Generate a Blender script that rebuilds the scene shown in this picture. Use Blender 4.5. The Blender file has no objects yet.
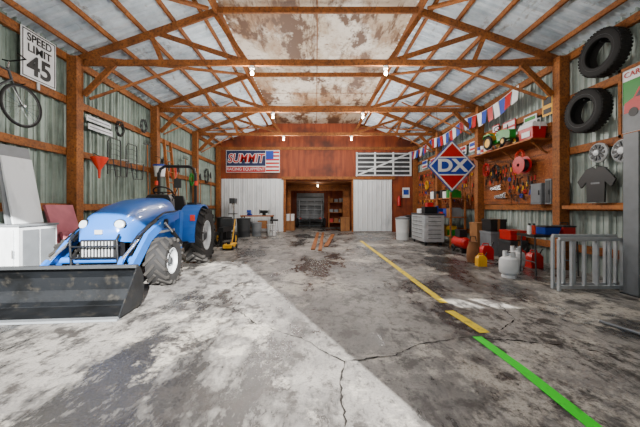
import bpy, bmesh, math, random
from mathutils import Vector, Matrix
random.seed(7)
S=bpy.context.scene
F=294.0; H=1.24; VX=316.0; VY=207.0
def P(px,py,d): return Vector(((px-VX)*d/F, d, H+(VY-py)*d/F))
def FL(px,py,z=0.0):
    d=F*(H-z)/(py-VY); return Vector(((px-VX)*d/F,d,z))
def lin(c):
    if isinstance(c,str):
        c=c.lstrip('#'); c=[int(c[i:i+2],16)/255 for i in (0,2,4)]
    return tuple(((v/12.92) if v<=0.04045 else ((v+0.055)/1.055)**2.4) for v in c)+(1.0,)
MATS={}
def mat(name,col,rough=0.6,metal=0.0,var=0.25,scale=6.0,emit=None,estr=0,coat=0,stretch=None,detail=4,bump=0.0):
    if name in MATS: return MATS[name]
    m=bpy.data.materials.new(name); m.use_nodes=True; nt=m.node_tree; b=nt.nodes['Principled BSDF']
    c=lin(col)
    tc=nt.nodes.new('ShaderNodeTexCoord'); mp=nt.nodes.new('ShaderNodeMapping')
    nt.links.new(tc.outputs['Object'],mp.inputs[0])
    if stretch: mp.inputs['Scale'].default_value=stretch
    n=nt.nodes.new('ShaderNodeTexNoise'); n.inputs['Scale'].default_value=scale; n.inputs['Detail'].default_value=detail
    nt.links.new(mp.outputs[0],n.inputs['Vector'])
    r=nt.nodes.new('ShaderNodeValToRGB'); r.color_ramp.elements[0].position=0.3; r.color_ramp.elements[1].position=0.7
    r.color_ramp.elements[0].color=tuple(v*(1-var) for v in c[:3])+(1,)
    r.color_ramp.elements[1].color=tuple(min(1,v*(1+var*0.6)) for v in c[:3])+(1,)
    nt.links.new(n.outputs['Fac'],r.inputs[0]); nt.links.new(r.outputs[0],b.inputs['Base Color'])
    b.inputs['Roughness'].default_value=rough; b.inputs['Metallic'].default_value=metal
    if coat: b.inputs['Coat Weight'].default_value=coat
    if emit:
        b.inputs['Emission Color'].default_value=lin(emit); b.inputs['Emission Strength'].default_value=estr
    MATS[name]=m; return m
def layered(name,layers,base,rough=0.7,metal=0,bump=0.0,rough2=None,nr=0.65):
    """layers: (scale,stretch,lo,hi,color,detail)"""
    m=bpy.data.materials.new(name); m.use_nodes=True; nt=m.node_tree; b=nt.nodes['Principled BSDF']
    tc=nt.nodes.new('ShaderNodeTexCoord'); prev=None; last=None
    for i,(sc,st,lo,hi,col,det) in enumerate(layers):
        mp=nt.nodes.new('ShaderNodeMapping'); nt.links.new(tc.outputs['Object'],mp.inputs[0]); mp.inputs['Scale'].default_value=st
        mp.inputs['Location'].default_value=(i*7.3,i*3.1,i*1.7)
        n=nt.nodes.new('ShaderNodeTexNoise'); n.inputs['Scale'].default_value=sc; n.inputs['Detail'].default_value=det; n.inputs['Roughness'].default_value=nr
        nt.links.new(mp.outputs[0],n.inputs['Vector'])
        r=nt.nodes.new('ShaderNodeMapRange'); r.inputs['From Min'].default_value=lo; r.inputs['From Max'].default_value=hi
        nt.links.new(n.outputs['Fac'],r.inputs['Value'])
        mx=nt.nodes.new('ShaderNodeMix'); mx.data_type='RGBA'
        nt.links.new(r.outputs[0],mx.inputs[0])
        if prev is None: mx.inputs[6].default_value=lin(base)
        else: nt.links.new(prev,mx.inputs[6])
        mx.inputs[7].default_value=lin(col); prev=mx.outputs[2]; last=n
        if i==1 and rough2 is not None:
            rr=nt.nodes.new('ShaderNodeMapRange'); nt.links.new(r.outputs[0],rr.inputs['Value']); rr.inputs['To Min'].default_value=rough; rr.inputs['To Max'].default_value=rough2
            nt.links.new(rr.outputs[0],b.inputs['Roughness'])
    nt.links.new(prev,b.inputs['Base Color'])
    b.inputs['Roughness'].default_value=rough; b.inputs['Metallic'].default_value=metal
    if bump:
        bp=nt.nodes.new('ShaderNodeBump'); bp.inputs['Strength'].default_value=bump; bp.inputs['Distance'].default_value=0.01
        nt.links.new(last.outputs['Fac'],bp.inputs['Height']); nt.links.new(bp.outputs[0],b.inputs['Normal'])
    MATS[name]=m; return m

class MB:
    def __init__(s,name): s.name=name; s.bm=bmesh.new(); s.mats=[]; s.M=Matrix()
    def mi(s,m):
        if m not in s.mats: s.mats.append(m)
        return s.mats.index(m)
    def v(s,p): return s.bm.verts.new(s.M@Vector(p))
    def face(s,vs,k):
        try:
            f=s.bm.faces.new(vs); f.material_index=k; return f
        except ValueError: return None
    def poly(s,pts,m): return s.face([s.v(p) for p in pts],s.mi(m))
    def box(s,c,sz,m,R=None):
        k=s.mi(m); c=Vector(c); R=R or Matrix()
        vs=[s.v(c+(R@Vector((x*sz[0]/2,y*sz[1]/2,z*sz[2]/2)))) for x in(-1,1) for y in(-1,1) for z in(-1,1)]
        for q in((0,1,3,2),(4,6,7,5),(0,4,5,1),(2,3,7,6),(0,2,6,4),(1,5,7,3)): s.face([vs[i] for i in q],k)
    def bb(s,a,b,m):
        s.box([(a[i]+b[i])/2 for i in range(3)],[abs(b[i]-a[i]) for i in range(3)],m)
    def beam(s,p,q,w,h,m,up=(0,0,1)):
        p=Vector(p);q=Vector(q);d=q-p;L=d.length;d.normalize();u=Vector(up)
        x=d.cross(u)
        if x.length<1e-4: x=d.cross(Vector((1,0,0)))
        x.normalize(); z=x.cross(d)
        R=Matrix((x,d,z)).transposed()
        s.box((p+q)/2,(w,L,h),m,R)
    def frame(s,ax):
        a=Vector(ax).normalized(); x=a.orthogonal().normalized(); 
        if abs(a.z)<0.99:
            x=a.cross(Vector((0,0,1))).normalized()
        return a,x,a.cross(x)
    def lathe(s,prof,o,ax,m,seg=24,a0=0,a1=2*math.pi,closed=False):
        k=s.mi(m);o=Vector(o);a,x,y=s.frame(ax);full=abs(a1-a0-2*math.pi)<1e-6
        n=seg if full else seg+1; rings=[]
        for r,z in prof:
            if r<1e-6: rings.append([s.v(o+a*z)])
            else: rings.append([s.v(o+a*z+(x*math.cos(a0+(a1-a0)*i/seg)+y*math.sin(a0+(a1-a0)*i/seg))*r) for i in range(n)])
        prs=[(rings[i],rings[i+1]) for i in range(len(rings)-1)]
        if closed: prs.append((rings[-1],rings[0]))
        for A,B in prs:
            for i in range(seg):
                j=(i+1)%n
                if len(A)==1 and len(B)==1: continue
                if len(A)==1: s.face([A[0],B[j],B[i]],k)
                elif len(B)==1: s.face([A[i],A[j],B[0]],k)
                else: s.face([A[i],A[j],B[j],B[i]],k)
    def cyl(s,p,q,r,m,r2=None,seg=14):
        p=Vector(p);q=Vector(q);L=(q-p).length; r2=r if r2 is None else r2
        s.lathe([(0,0),(r,0),(r2,L),(0,L)],p,q-p,m,seg)
    def torus(s,c,ax,R,r,m,seg=32,ms=8,sc=1.0):
        s.lathe([(R+r*math.cos(2*math.pi*i/ms),r*sc*math.sin(2*math.pi*i/ms)) for i in range(ms)],c,ax,m,seg,closed=True)
    def tube(s,pts,r,m,seg=8):
        k=s.mi(m);pts=[Vector(p) for p in pts];rings=[];pu=None
        for i,p in enumerate(pts):
            t=(pts[min(i+1,len(pts)-1)]-pts[max(i-1,0)]).normalized()
            if pu is None: x=t.orthogonal().normalized()
            else:
                x=pu-t*pu.dot(t)
                x=x.normalized() if x.length>1e-5 else t.orthogonal().normalized()
            pu=x;y=t.cross(x)
            rings.append([s.v(p+(x*math.cos(2*math.pi*j/seg)+y*math.sin(2*math.pi*j/seg))*r) for j in range(seg)])
        for A,B in zip(rings,rings[1:]):
            for j in range(seg): s.face([A[j],A[(j+1)%seg],B[(j+1)%seg],B[j]],k)
        s.face(rings[0][::-1],k); s.face(rings[-1],k)
    def loft(s,rings,m,cap=True):
        k=s.mi(m);R=[[s.v(p) for p in r] for r in rings];n=len(R[0])
        for A,B in zip(R,R[1:]):
            for j in range(n): s.face([A[j],A[(j+1)%n],B[(j+1)%n],B[j]],k)
        if cap: s.face(R[0][::-1],k); s.face(R[-1],k)
    def prism(s,pts,off,m):
        k=s.mi(m);off=Vector(off)
        A=[s.v(p) for p in pts];B=[s.v(Vector(p)+off) for p in pts];n=len(A)
        s.face(A[::-1],k);s.face(B,k)
        for i in range(n): s.face([A[i],A[(i+1)%n],B[(i+1)%n],B[i]],k)
    def ribbed(s,o,u,L,v,Ht,n,pitch,rh,m):
        o=Vector(o);u=Vector(u).normalized();v=Vector(v).normalized();n=Vector(n);k=s.mi(m)
        pts=[];t=0
        while t<L:
            for a,b in((0,0),(0.27,0),(0.29,0.25),(0.33,0.25),(0.35,0),(0.62,0),(0.70,1),(0.86,1),(0.94,0)):
                if t+a*pitch<L: pts.append((t+a*pitch,b*rh))
            t+=pitch
        pts.append((L,0))
        A=[s.v(o+u*a+n*b) for a,b in pts];B=[s.v(o+u*a+n*b+v*Ht) for a,b in pts]
        for i in range(len(A)-1): s.face([A[i],A[i+1],B[i+1],B[i]],k)
    def done(s,bevel=0,parent=None,smooth=True,origin=None,fixn=True):
        if fixn: bmesh.ops.recalc_face_normals(s.bm,faces=s.bm.faces)
        me=bpy.data.meshes.new(s.name)
        vs=s.bm.verts
        if origin is None and len(vs):
            xs=[v.co.x for v in vs];ys=[v.co.y for v in vs];zs=[v.co.z for v in vs]
            origin=Vector(((min(xs)+max(xs))/2,(min(ys)+max(ys))/2,min(zs)))
        bmesh.ops.translate(s.bm,verts=vs,vec=-Vector(origin))
        s.bm.to_mesh(me);s.bm.free()
        for m in s.mats: me.materials.append(m)
        if smooth:
            me.shade_smooth(); me.set_sharp_from_angle(angle=math.radians(38))
        o=bpy.data.objects.new(s.name,me); S.collection.objects.link(o); o.location=origin
        if bevel:
            b=o.modifiers.new('bevel','BEVEL'); b.width=bevel;b.segments=2;b.limit_method='ANGLE'
        if parent: o.parent=parent; o.matrix_parent_inverse=Matrix.Translation(-parent.location)
        return o
def text(body,loc,facing,size,m,parent,name='lettering',sx=1.0,bold=0.0,shear=0.0):
    cu=bpy.data.curves.new(name,'FONT');cu.body=body;cu.size=size;cu.align_x='CENTER';cu.align_y='CENTER';cu.extrude=0.002;cu.offset=bold;cu.shear=shear
    cu.materials.append(m);o=bpy.data.objects.new(name,cu);S.collection.objects.link(o)
    rz={'-y':0,'+x':math.pi/2,'-x':-math.pi/2}[facing]
    o.rotation_euler=(math.pi/2,0,rz);o.location=loc;o.scale=(sx,1,1)
    o.parent=parent;o.matrix_parent_inverse=Matrix.Translation(-parent.location)
    return o

# ---------------- materials
wood=layered('barn_timber',[(3,(1,0.3,1),0.35,0.7,'6e3c14',5),(25,(1,1,1),0.45,0.75,'3c1e0a',3)],'9c5c20',0.75,bump=0.15)
woodL=layered('plank_orange',[(3,(1,1,0.3),0.35,0.7,'7e4216',5),(20,(1,1,1),0.5,0.8,'4a240d',3)],'a8662a',0.7)
osb=layered('strand_board',[(14,(1,1,1),0.4,0.65,'703610',6),(2,(1,0.4,6),0.5,0.62,'44200a',5),(30,(1,1,1),0.52,0.7,'a86526',3)],'8a4612',0.75)
roofm=layered('roof_metal',[(1.2,(1,1,1),0.42,0.7,'9eacb8',5),(5,(1,0.3,1),0.58,0.75,'75695a',5)],'dae5ee',0.4,0.15)
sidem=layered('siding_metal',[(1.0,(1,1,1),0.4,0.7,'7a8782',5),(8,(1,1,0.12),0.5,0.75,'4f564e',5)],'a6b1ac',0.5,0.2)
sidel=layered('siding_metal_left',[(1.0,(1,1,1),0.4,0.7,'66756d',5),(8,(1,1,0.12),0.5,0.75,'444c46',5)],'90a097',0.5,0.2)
stripm=layered('ceiling_board',[(0.8,(1.2,0.5,1),0.46,0.57,'8c6c4e',9),(2.6,(2,0.4,1),0.50,0.60,'5f4128',10),(0.7,(1,0.6,1),0.50,0.58,'cbc2b5',9),(9,(1,1,1),0.55,0.70,'6f543b',7),(1.3,(1,0.5,1),0.54,0.59,'543823',13)],'b0a08b',0.7)
brownw=layered('brown_boards',[(2,(3,1,0.3),0.4,0.65,'66290d',5),(0.7,(1,1,1),0.5,0.7,'451a08',3)],'8a3c14',0.7)
whitem=layered('white_panel',[(2,(1,1,0.3),0.5,0.75,'a3a9ae',6)],'d5dade',0.5)
conc=layered('concrete',[(0.5,(1,1,1),0.44,0.56,'6e6c6a',10),(1.1,(1,0.45,1),0.485,0.56,'353433',13),(4,(1.3,0.6,1),0.51,0.61,'2b2a2a',13),(0.9,(1,0.8,1),0.55,0.61,'b5b0a6',13),(2.2,(1,1,1),0.54,0.60,'3b3836',14),(14,(1,0.7,1),0.53,0.66,'302f2f',8),(60,(1,1,1),0.5,0.75,'4e4c4a',4)],'94918c',0.55,bump=0.3,rough2=0.22,nr=0.74)
gravel=layered('gravel_ground',[(3,(1,1,1),0.4,0.6,'8a8276',8)],'aaa397',0.9)
blue=mat('tractor_blue','#1b5fb4',0.32,0.0,0.12,3,coat=0.35)
dblue=mat('dark_blue_paint','#1d3f78',0.4)
black=mat('black_plastic','#0d0e10',0.5)
rubber=mat('tire_rubber','#101011',0.8,var=0.4,scale=12)
lug=mat('tractor_tire_dusty','#242220',0.85,var=0.4,scale=9)
steel=layered('worn_bucket_steel',[(3,(1,1,1),0.45,0.6,'0d0f11',8),(9,(1,1,1),0.55,0.7,'35332f',6)],'1a1d21',0.45,0.4)
dsteel=mat('dark_steel','#1a1c1f',0.45,0.5,0.3)
rim=mat('wheel_rim_grey','#b3b8bc',0.4,0.2,0.2)
chrome=mat('chrome','#d0d4d8',0.2,0.9,0.05)
alu=mat('aluminium','#b4babf',0.35,0.35,0.15)
white=mat('white_paint','#dadddf',0.5,0,0.08)
grey=mat('grey_paint','#6e7378',0.5,0,0.15)
dgrey=mat('dark_grey','#2e3134',0.5,0,0.2)
red=mat('red_paint','#b00806',0.4,0,0.15)
orange=mat('orange_plastic','#d8300a',0.5,0,0.1)
yellow=mat('yellow_paint','#dfa506',0.5,0,0.15)
green=mat('green_paint','#0c7c1e',0.4,0,0.15)
bl=mat('flag_blue','#0c389c',0.6,0,0.1)
navy=mat('banner_navy','#122049',0.6,0,0.1)
pink=mat('pink_foam','#b0646f',0.8,0,0.15)
tan=mat('tan_canvas','#805330',0.8,0,0.3)
glass=mat('headlamp_glass','#a8b6c0',0.1,0,0.05)
bulbm=mat('glowing_bulb','#fff4dd',0.3,emit='#ffe9c0',estr=40)
yl=layered('yellow_line_paint',[(9,(1,1,1),0.52,0.66,'7d7238',9)],'e0c400',0.55)
gl=layered('green_line_paint',[(9,(1,1,1),0.58,0.72,'4f7a3c',9)],'10dc10',0.55)
crk=mat('crack_shadow_dirt','#1a1714',0.95)
skin=mat('cardboard','#8c5e34',0.8,0,0.2)

# ---------------- shell
XL=-5.02; XR=5.10; YB=14.64; YF=-0.6; EZ=4.38; PT=0.35
def zr(x): return EZ+PT*(5.06-abs(x-0.04))
B=MB('floor'); B.bb((-5.4,YF-0.1,-0.12),(5.5,18.6,0),conc); B.done(smooth=False,origin=(0,0,0))
B=MB('ground'); B.bb((-30,-30,-0.2),(30,YF-0.1,-0.03),gravel); B.done(smooth=False,origin=(0,0,-0.2))
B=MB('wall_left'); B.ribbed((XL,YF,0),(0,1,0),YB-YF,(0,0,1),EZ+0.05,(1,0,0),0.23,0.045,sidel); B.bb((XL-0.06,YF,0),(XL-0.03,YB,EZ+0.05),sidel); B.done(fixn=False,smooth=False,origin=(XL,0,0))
B=MB('wall_right'); B.ribbed((XR,YF,0),(0,1,0),YB-YF,(0,0,1),EZ+0.05,(-1,0,0),0.23,0.045,sidem); B.bb((XR+0.03,YF,0),(XR+0.06,YB,EZ+0.05),sidem); B.done(fixn=False,smooth=False,origin=(XR,0,0))
B=MB('ceiling')
for sgn in(-1,1):
    xe=5.3*sgn; xi=2.0*sgn
    o=Vector((xe,YF-0.3,zr(xe))); v=Vector((xi,YF-0.3,zr(xi)))-o
    n=Vector((-PT*sgn,0,-1)).normalized()
    B.ribbed(o,(0,1,0),YB-YF+0.5,v,v.length,n,0.23,0.045,roofm)
    o2=o+Vector((0,0,0.05)); B.poly([o2,o2+v,o2+v+Vector((0,15.8,0)),o2+Vector((0,15.8,0))],roofm)
B.bb((-2.05,YF-0.3,5.40),(2.12,YB+0.1,5.44),stripm)
B.done(fixn=False,smooth=False,origin=(0,0,4.3))
B=MB('ceiling_seam_battens')
for y in [3.4,5.84,8.28,10.72,13.1]:
    B.bb((-1.95,y,5.388),(2.02,y+0.018,5.398),tan)
B.bb((0.02,-0.5,5.388),(0.038,14.5,5.398),tan)
B.done()
B=MB('roof_purlins')
for sgn in(-1,1):
    for x in(4.72,4.1,3.5,2.9,2.35):
        xx=x*sgn; z=zr(xx)-0.085
        B.beam((xx,YF,z),(xx,YB,z),0.045,0.09,wood)
for x in(-2.03,2.1): B.beam((x,YF,5.27),(x,YB,5.27),0.05,0.22,wood)
B.done(smooth=False)
for nm,x in(('left',-4.94),('right',5.02)):
    B=MB('trim_girts_'+nm)
    for z in(0.45,1.24,2.34,3.36,4.2): B.bb((x-0.035,YF+0.05,z-0.07),(x+0.035,YB-0.02,z+0.07),wood)
    B.done(smooth=False)
TY=[2.93,5.86,8.78,11.71]
for y in TY+[14.45]:
    for x in(-4.80,4.88):
        B=MB('wood_post'); B.bb((x-0.10,y-0.09,0),(x+0.10,y+0.09,4.22),wood); B.done(bevel=0.008,smooth=False)
for y in TY:
    B=MB('roof_truss')
    B.beam((-4.95,y+0.12,4.17),(5.02,y+0.12,4.17),0.05,0.12,wood)
    for sg in(-1,1):
        c=0.04
        def pt(x,dz=-0.21): return (c+sg*x,y+0.12,zr(c+sg*x)+dz)
        B.beam(pt(4.95),pt(2.05),0.05,0.14,wood)
        B.beam((c+sg*1.45,y+0.16,4.2),pt(2.1,-0.25),0.045,0.09,wood)
        B.beam((c+sg*1.45,y+0.16,4.2),pt(3.3),0.045,0.09,wood)
        B.beam((c+sg*3.2,y+0.20,4.2),pt(3.4),0.045,0.09,wood)
        B.beam((c+sg*4.72,y+0.07,3.5),(c+sg*4.1,y+0.07,4.12),0.05,0.11,wood)
    B.beam((-2.1,y+0.12,5.24),(2.15,y+0.12,5.24),0.045,0.12,wood)
    B.done(smooth=False)
B=MB('roof_cross_braces')
ys=[0.0]+TY+[14.5]
for a,b2 in zip(ys[1:],ys[2:]):
    for sg in(-1,1):
        c=0.04
        B.beam((c+sg*4.7,a+0.2,zr(4.7)-0.2),(c+sg*2.2,b2,zr(2.2)-0.2),0.1,0.045,wood)
        B.beam((c+sg*4.66,a+0.15,3.45),(c+sg*3.0,a+1.6,zr(3.0)-0.18),0.09,0.045,wood)
B.done(smooth=False)
OX0,OX1,OZ=-1.5,1.79,2.55
B=MB('wall_back')
B.bb((-5.1,YB,0),(OX0,YB+0.12,4.3),brownw);B.bb((OX1,YB,0),(5.2,YB+0.12,4.3),brownw);B.bb((OX0,YB,OZ),(OX1,YB+0.12,4.3),brownw)
B.prism([(-5.1,YB,4.3),(5.2,YB,4.3),(5.2,YB,zr(5.2)),(2.1,YB,zr(2.1)),(2.1,YB,5.42),(-2.02,YB,5.42),(-5.1,YB,zr(-5.1))],(0,0.12,0),brownw)
B.done(smooth=False)
B=MB('wall_back_panel'); B.ribbed((-4.7,YB-0.03,0.02),(1,0,0),3.1,(0,0,1),2.62,(0,-1,0),0.23,0.025,whitem); B.done(fixn=False,smooth=False)
B=MB('door_1')
B.ribbed((1.88,YB-0.08,0.04),(1,0,0),1.85,(0,0,1),2.55,(0,-1,0),0.23,0.025,whitem); B.bb((1.86,YB-0.07,0.03),(3.74,YB-0.045,2.6),whitem)
for x in(1.86,3.70): B.bb((x,YB-0.115,0.03),(x+0.04,YB-0.07,2.6),white)
B.done(fixn=False,smooth=False)
B=MB('trim_1'); B.bb((-1.7,YB-0.14,2.6),(3.9,YB-0.01,2.74),wood); B.bb((-1.62,YB-0.06,0),(-1.5,YB-0.01,2.6),wood); B.bb((1.77,YB-0.035,0),(1.87,YB-0.005,2.6),wood); B.done(smooth=False)
B=MB('trim_2'); B.bb((-4.9,YB-0.06,4.08),(4.9,YB-0.005,4.22),wood); B.done(smooth=False)
# back room
B=MB('wall_storage_room')
B.bb((-1.75,14.78,0),(-1.65,18.4,2.6),brownw);B.bb((1.9,14.78,0),(2.0,18.4,2.6),brownw);B.bb((-1.65,14.78,2.5),(1.9,18.4,2.6),woodL);B.bb((-1.75,18.4,0),(2.0,18.5,2.6),brownw)
B.done(smooth=False)
B=MB('trim_3'); B.bb((-1.63,16.4,2.15),(1.88,16.5,2.48),wood);B.bb((-1.63,16.4,0),(-1.4,16.5,2.15),wood);B.bb((1.5,16.4,0),(1.88,16.5,2.15),wood);B.done(smooth=False)
B=MB('utility_trailer')
B.bb((-1.0,17.2,0.45),(0.35,18.2,0.52),dsteel)
for x in(-1.0,-0.55,-0.1,0.31): B.bb((x,17.2,0.5),(x+0.04,17.24,1.7),grey)
for z in(0.75,1.05,1.35,1.68): B.bb((-1.0,17.18,z),(0.35,17.2,z+0.04),grey)
for x in(-1.02,0.34): B.bb((x,17.2,0.5),(x+0.03,18.2,1.7),dgrey)
for x in(-1.15,0.5): B.torus((x,17.7,0.3),(1,0,0),0.2,0.09,rubber,24);B.cyl((x-0.04,17.7,0.3),(x+0.04,17.7,0.3),0.15,rim)
B.cyl((-1.15,17.7,0.3),(0.5,17.7,0.3),0.03,dsteel);B.bb((-0.4,16.7,0.42),(-0.3,17.3,0.5),dsteel);B.bb((-0.38,16.75,0),(-0.32,16.8,0.45),dsteel)
for x in(-0.95,0.2):B.bb((x,17.16,0.55),(x+0.1,17.18,0.62),red)
B.done(smooth=False)
B=MB('door_2'); B.bb((-1.2,18.33,0.02),(0.5,18.38,2.1),grey)
for i in range(7): B.bb((-1.15,18.30,0.15+i*0.28),(0.45,18.33,0.2+i*0.28),dgrey)
B.done(smooth=False)
B=MB('storage_shelf')
for x in(0.75,1.6):
    for y in(17.5,18.1): B.bb((x,y,0),(x+0.05,y+0.05,1.9),woodL)
for z in(0.3,0.9,1.5): B.bb((0.72,17.5,z),(1.68,18.18,z+0.03),woodL)
for z in(0.33,0.93,1.53):
    for x in(0.8,1.1,1.38): B.bb((x,17.6,z),(x+0.22,17.9,z+random.uniform(0.15,0.35)),random.choice([skin,red,white,bl,grey]))
B.done(smooth=False)
def crate(loc,sz,m,name='cardboard_box'):
    B=MB(name); x,y,z=loc;a,b_,c_=sz;t=0.01
    B.bb((x-a/2,y-b_/2,z),(x+a/2,y+b_/2,z+c_),m)
    B.bb((x-a/2-t,y-b_/2-t,z+c_-0.06),(x+a/2+t,y+b_/2+t,z+c_+0.005),m)
    B.bb((x-0.03,y-b_/2-t*1.3,z+0.002),(x+0.03,y+b_/2+t*1.3,z+c_+0.008),tan)
    return B.done(smooth=False,bevel=0.004)
crate((-1.35,15.6,0),(0.45,0.5,0.5),skin);crate((-1.35,15.6,0.52),(0.4,0.4,0.35),white,'storage_bin');crate((1.5,15.3,0),(0.45,0.5,0.7),skin)
fm=sidem
B=MB('wall_front')
Y0,Y1=YF-0.1,YF
B.bb((-5.1,Y0,0),(-4.4,Y1,4.3),fm);B.bb((-4.4,Y0,3.5),(1.75,Y1,4.3),fm)
B.bb((1.75,Y0,0),(3.75,Y1,4.3),fm);B.bb((3.75,Y0,0),(4.5,Y1,2.0),fm);B.bb((3.75,Y0,2.2),(4.5,Y1,4.3),fm);B.bb((4.5,Y0,0),(5.2,Y1,4.3),fm);B.bb((4.08,Y0,2.0),(4.16,Y1,2.2),fm)
B.prism([(-5.1,Y0,4.3),(5.2,Y0,4.3),(5.2,Y0,zr(5.2)),(2.1,Y0,zr(2.1)),(2.1,Y0,5.42),(-2.02,Y0,5.42),(-5.1,Y0,zr(-5.1))],(0,0.1,0),fm)
B.done(smooth=False)

# ---------------- floor markings
def ribbon(name,pts,w,m,z=0.004):
    B=MB(name);k=B.mi(m);L=[];R=[]
    for i,p in enumerate(pts):
        t=(pts[min(i+1,len(pts)-1)]-pts[max(i-1,0)]).normalized(); n=Vector((-t.y,t.x,0)); ww=w[i] if isinstance(w,list) else w
        L.append(B.v((p.x-n.x*ww/2,p.y-n.y*ww/2,z)));R.append(B.v((p.x+n.x*ww/2,p.y+n.y*ww/2,z)))
    for i in range(len(pts)-1): B.face([L[i],R[i],R[i+1],L[i+1]],k)
    return B.done(smooth=False)
ribbon('floor_line_yellow',[FL(361,241),FL(400,270),FL(444,303)],0.10,yl)
ribbon('floor_line_yellow',[FL(449,311),FL(461,318),FL(485,333)],0.11,yl)
ribbon('floor_line_green',[FL(477,337),FL(520,368),FL(599,431)],0.09,gl)
def crack(pxs,w=0.018):
    pts=[]
    base=[FL(*p) for p in pxs]
    for a,c in zip(base,base[1:]):
        n=max(2,int((c-a).length/0.04))
        for i in range(n):
            p=a.lerp(c,i/n); p=p+Vector((random.uniform(-1,1),random.uniform(-1,1),0))*0.012; pts.append(p)
    pts.append(base[-1])
    ribbon('floor_crack',pts,[w*random.choice([0.15,0.4,0.7,1.0,1.3])*random.uniform(0.6,1.1) for _ in pts],crk,0.003)
crack([(185,300),(235,309),(258,325),(300,338),(345,362)],0.016)
crack([(345,362),(395,355),(420,344),(470,337),(560,345),(640,360)],0.017)
crack([(345,362),(341,385),(345,427)],0.016)
crack([(240,318),(200,331),(60,346),(0,368)],0.007)
crack([(330,272),(352,262),(300,255)],0.012)
crack([(500,305),(515,320),(500,330)],0.013)
crack([(232,309),(244,300),(240,292)],0.02)

# ---------------- tractor
T=MB('compact_tractor')
TO=Vector((-3.25,6.55,0)); T.M=Matrix.Translation(TO)@Matrix.Rotation(math.radians(5),4,'Z')
def wheel(B,c,R,w,rr,nl,side,lugw):
    c=Vector(c);hw=w/2
    prof=[(rr,-hw*0.75),(R*0.80,-hw*0.98),(R*0.91,-hw*0.92),(R*0.93,-hw*0.55),(R*0.94,0),(R*0.93,hw*0.55),(R*0.91,hw*0.92),(R*0.80,hw*0.98),(rr,hw*0.75)]
    B.lathe(prof,c,(1,0,0),rubber,48,closed=True)
    s=side
    B.lathe([(rr*1.04,s*hw*0.80),(rr*0.97,s*hw*0.82),(rr*0.93,s*hw*0.5),(rr*0.6,s*hw*0.35),(rr*0.55,s*hw*0.2),(0.0,s*hw*0.2)],c,(1,0,0),rim,36)
    B.lathe([(rr*1.04,-s*hw*0.80),(rr*0.9,-s*hw*0.5),(rr*0.9,s*hw*0.4)],c,(1,0,0),rim,36)
    B.lathe([(rr*0.42,s*hw*0.2),(rr*0.42,s*hw*0.45),(rr*0.25,s*hw*0.7),(0,s*hw*0.7)],c,(1,0,0),dgrey,20)
    for i in range(8):
        a=i*math.pi/4; B.cyl(c+Vector((s*hw*0.2,math.cos(a)*rr*0.5,math.sin(a)*rr*0.5)),c+Vector((s*hw*0.42,math.cos(a)*rr*0.5,math.sin(a)*rr*0.5)),0.014,chrome,seg=6)
    for i in range(nl):
        for sd in(-1,1):
            a=2*math.pi*(i+(0.5 if sd>0 else 0))/nl; da=0.55*w/R
            p=c+Vector((sd*0.01,math.cos(a)*R*0.955,math.sin(a)*R*0.955))
            q=c+Vector((sd*hw*0.97,math.cos(a+da)*R*0.93,math.sin(a+da)*R*0.93))
            up=Vector((0,math.cos(a+da/2),math.sin(a+da/2)))
            B.beam(p,q,lugw,R*0.10,lug,up)
            q2=c+Vector((sd*hw*0.99,math.cos(a+da)*R*0.82,math.sin(a+da)*R*0.82)); B.beam(q,q2,0.03,lugw,lug,(1,0,0))
wheel(T,(0.65,0,0.61),0.61,0.38,0.32,18,1,0.05);wheel(T,(-0.65,0,0.61),0.61,0.38,0.32,18,-1,0.05)
wheel(T,(0.66,-1.9,0.38),0.38,0.31,0.2,14,1,0.04);wheel(T,(-0.66,-1.9,0.38),0.38,0.31,0.2,14,-1,0.04)
T.cyl((-0.5,0,0.61),(0.5,0,0.61),0.13,dsteel);T.cyl((-0.5,-1.9,0.38),(0.5,-1.9,0.38),0.07,dsteel)
T.bb((-0.2,-2.2,0.42),(0.2,0.25,0.72),dsteel);T.bb((-0.26,-0.3,0.4),(0.26,0.35,0.85),dsteel)
def hoodring(y,hw,zb,zt,n=3.2,N=22):
    r=[]
    for i in range(N+1):
        t=math.pi*i/N;c=math.cos(t);s_=math.sin(t)
        r.append((hw*math.copysign(abs(c)**(2/n),c),y,zb+(zt-zb)*abs(s_)**(2/n)))
    return r
T.loft([hoodring(-0.62,0.38,0.66,1.36),hoodring(-0.66,0.39,0.64,1.42),hoodring(-1.1,0.385,0.64,1.41),hoodring(-1.6,0.38,0.66,1.36),hoodring(-2.0,0.36,0.70,1.27),hoodring(-2.25,0.34,0.72,1.17),hoodring(-2.38,0.31,0.74,1.06),hoodring(-2.44,0.26,0.76,0.95)],blue)
for sx in(-1,1):
    for i in range(6): T.bb((sx*0.38,-1.15-i*0.09,0.86),(sx*0.392,-1.10-i*0.09,1.08-i*0.01),black)
    T.bb((sx*0.30,-2.12,0.5),(sx*0.36,-0.9,0.68),black)
    # hood crease lines and decal strip
    T.bb((sx*0.385,-1.9,0.78),(sx*0.390,-0.7,0.82),white)
T.bb((-0.004,-2.0,1.2),(0.004,-1.9,1.25),black)
T.loft([[(-0.29,-2.34,0.46),(0.29,-2.34,0.46),(0.29,-2.34,0.80),(-0.29,-2.34,0.80)],[(-0.24,-2.47,0.50),(0.24,-2.47,0.50),(0.23,-2.47,0.78),(-0.23,-2.47,0.78)]],black)
for i in range(10): T.bb((-0.2+i*0.043,-2.485,0.53),(-0.186+i*0.043,-2.468,0.76),rim)
T.bb((-0.05,-2.462,0.86),(0.05,-2.45,0.92),rim)
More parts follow.
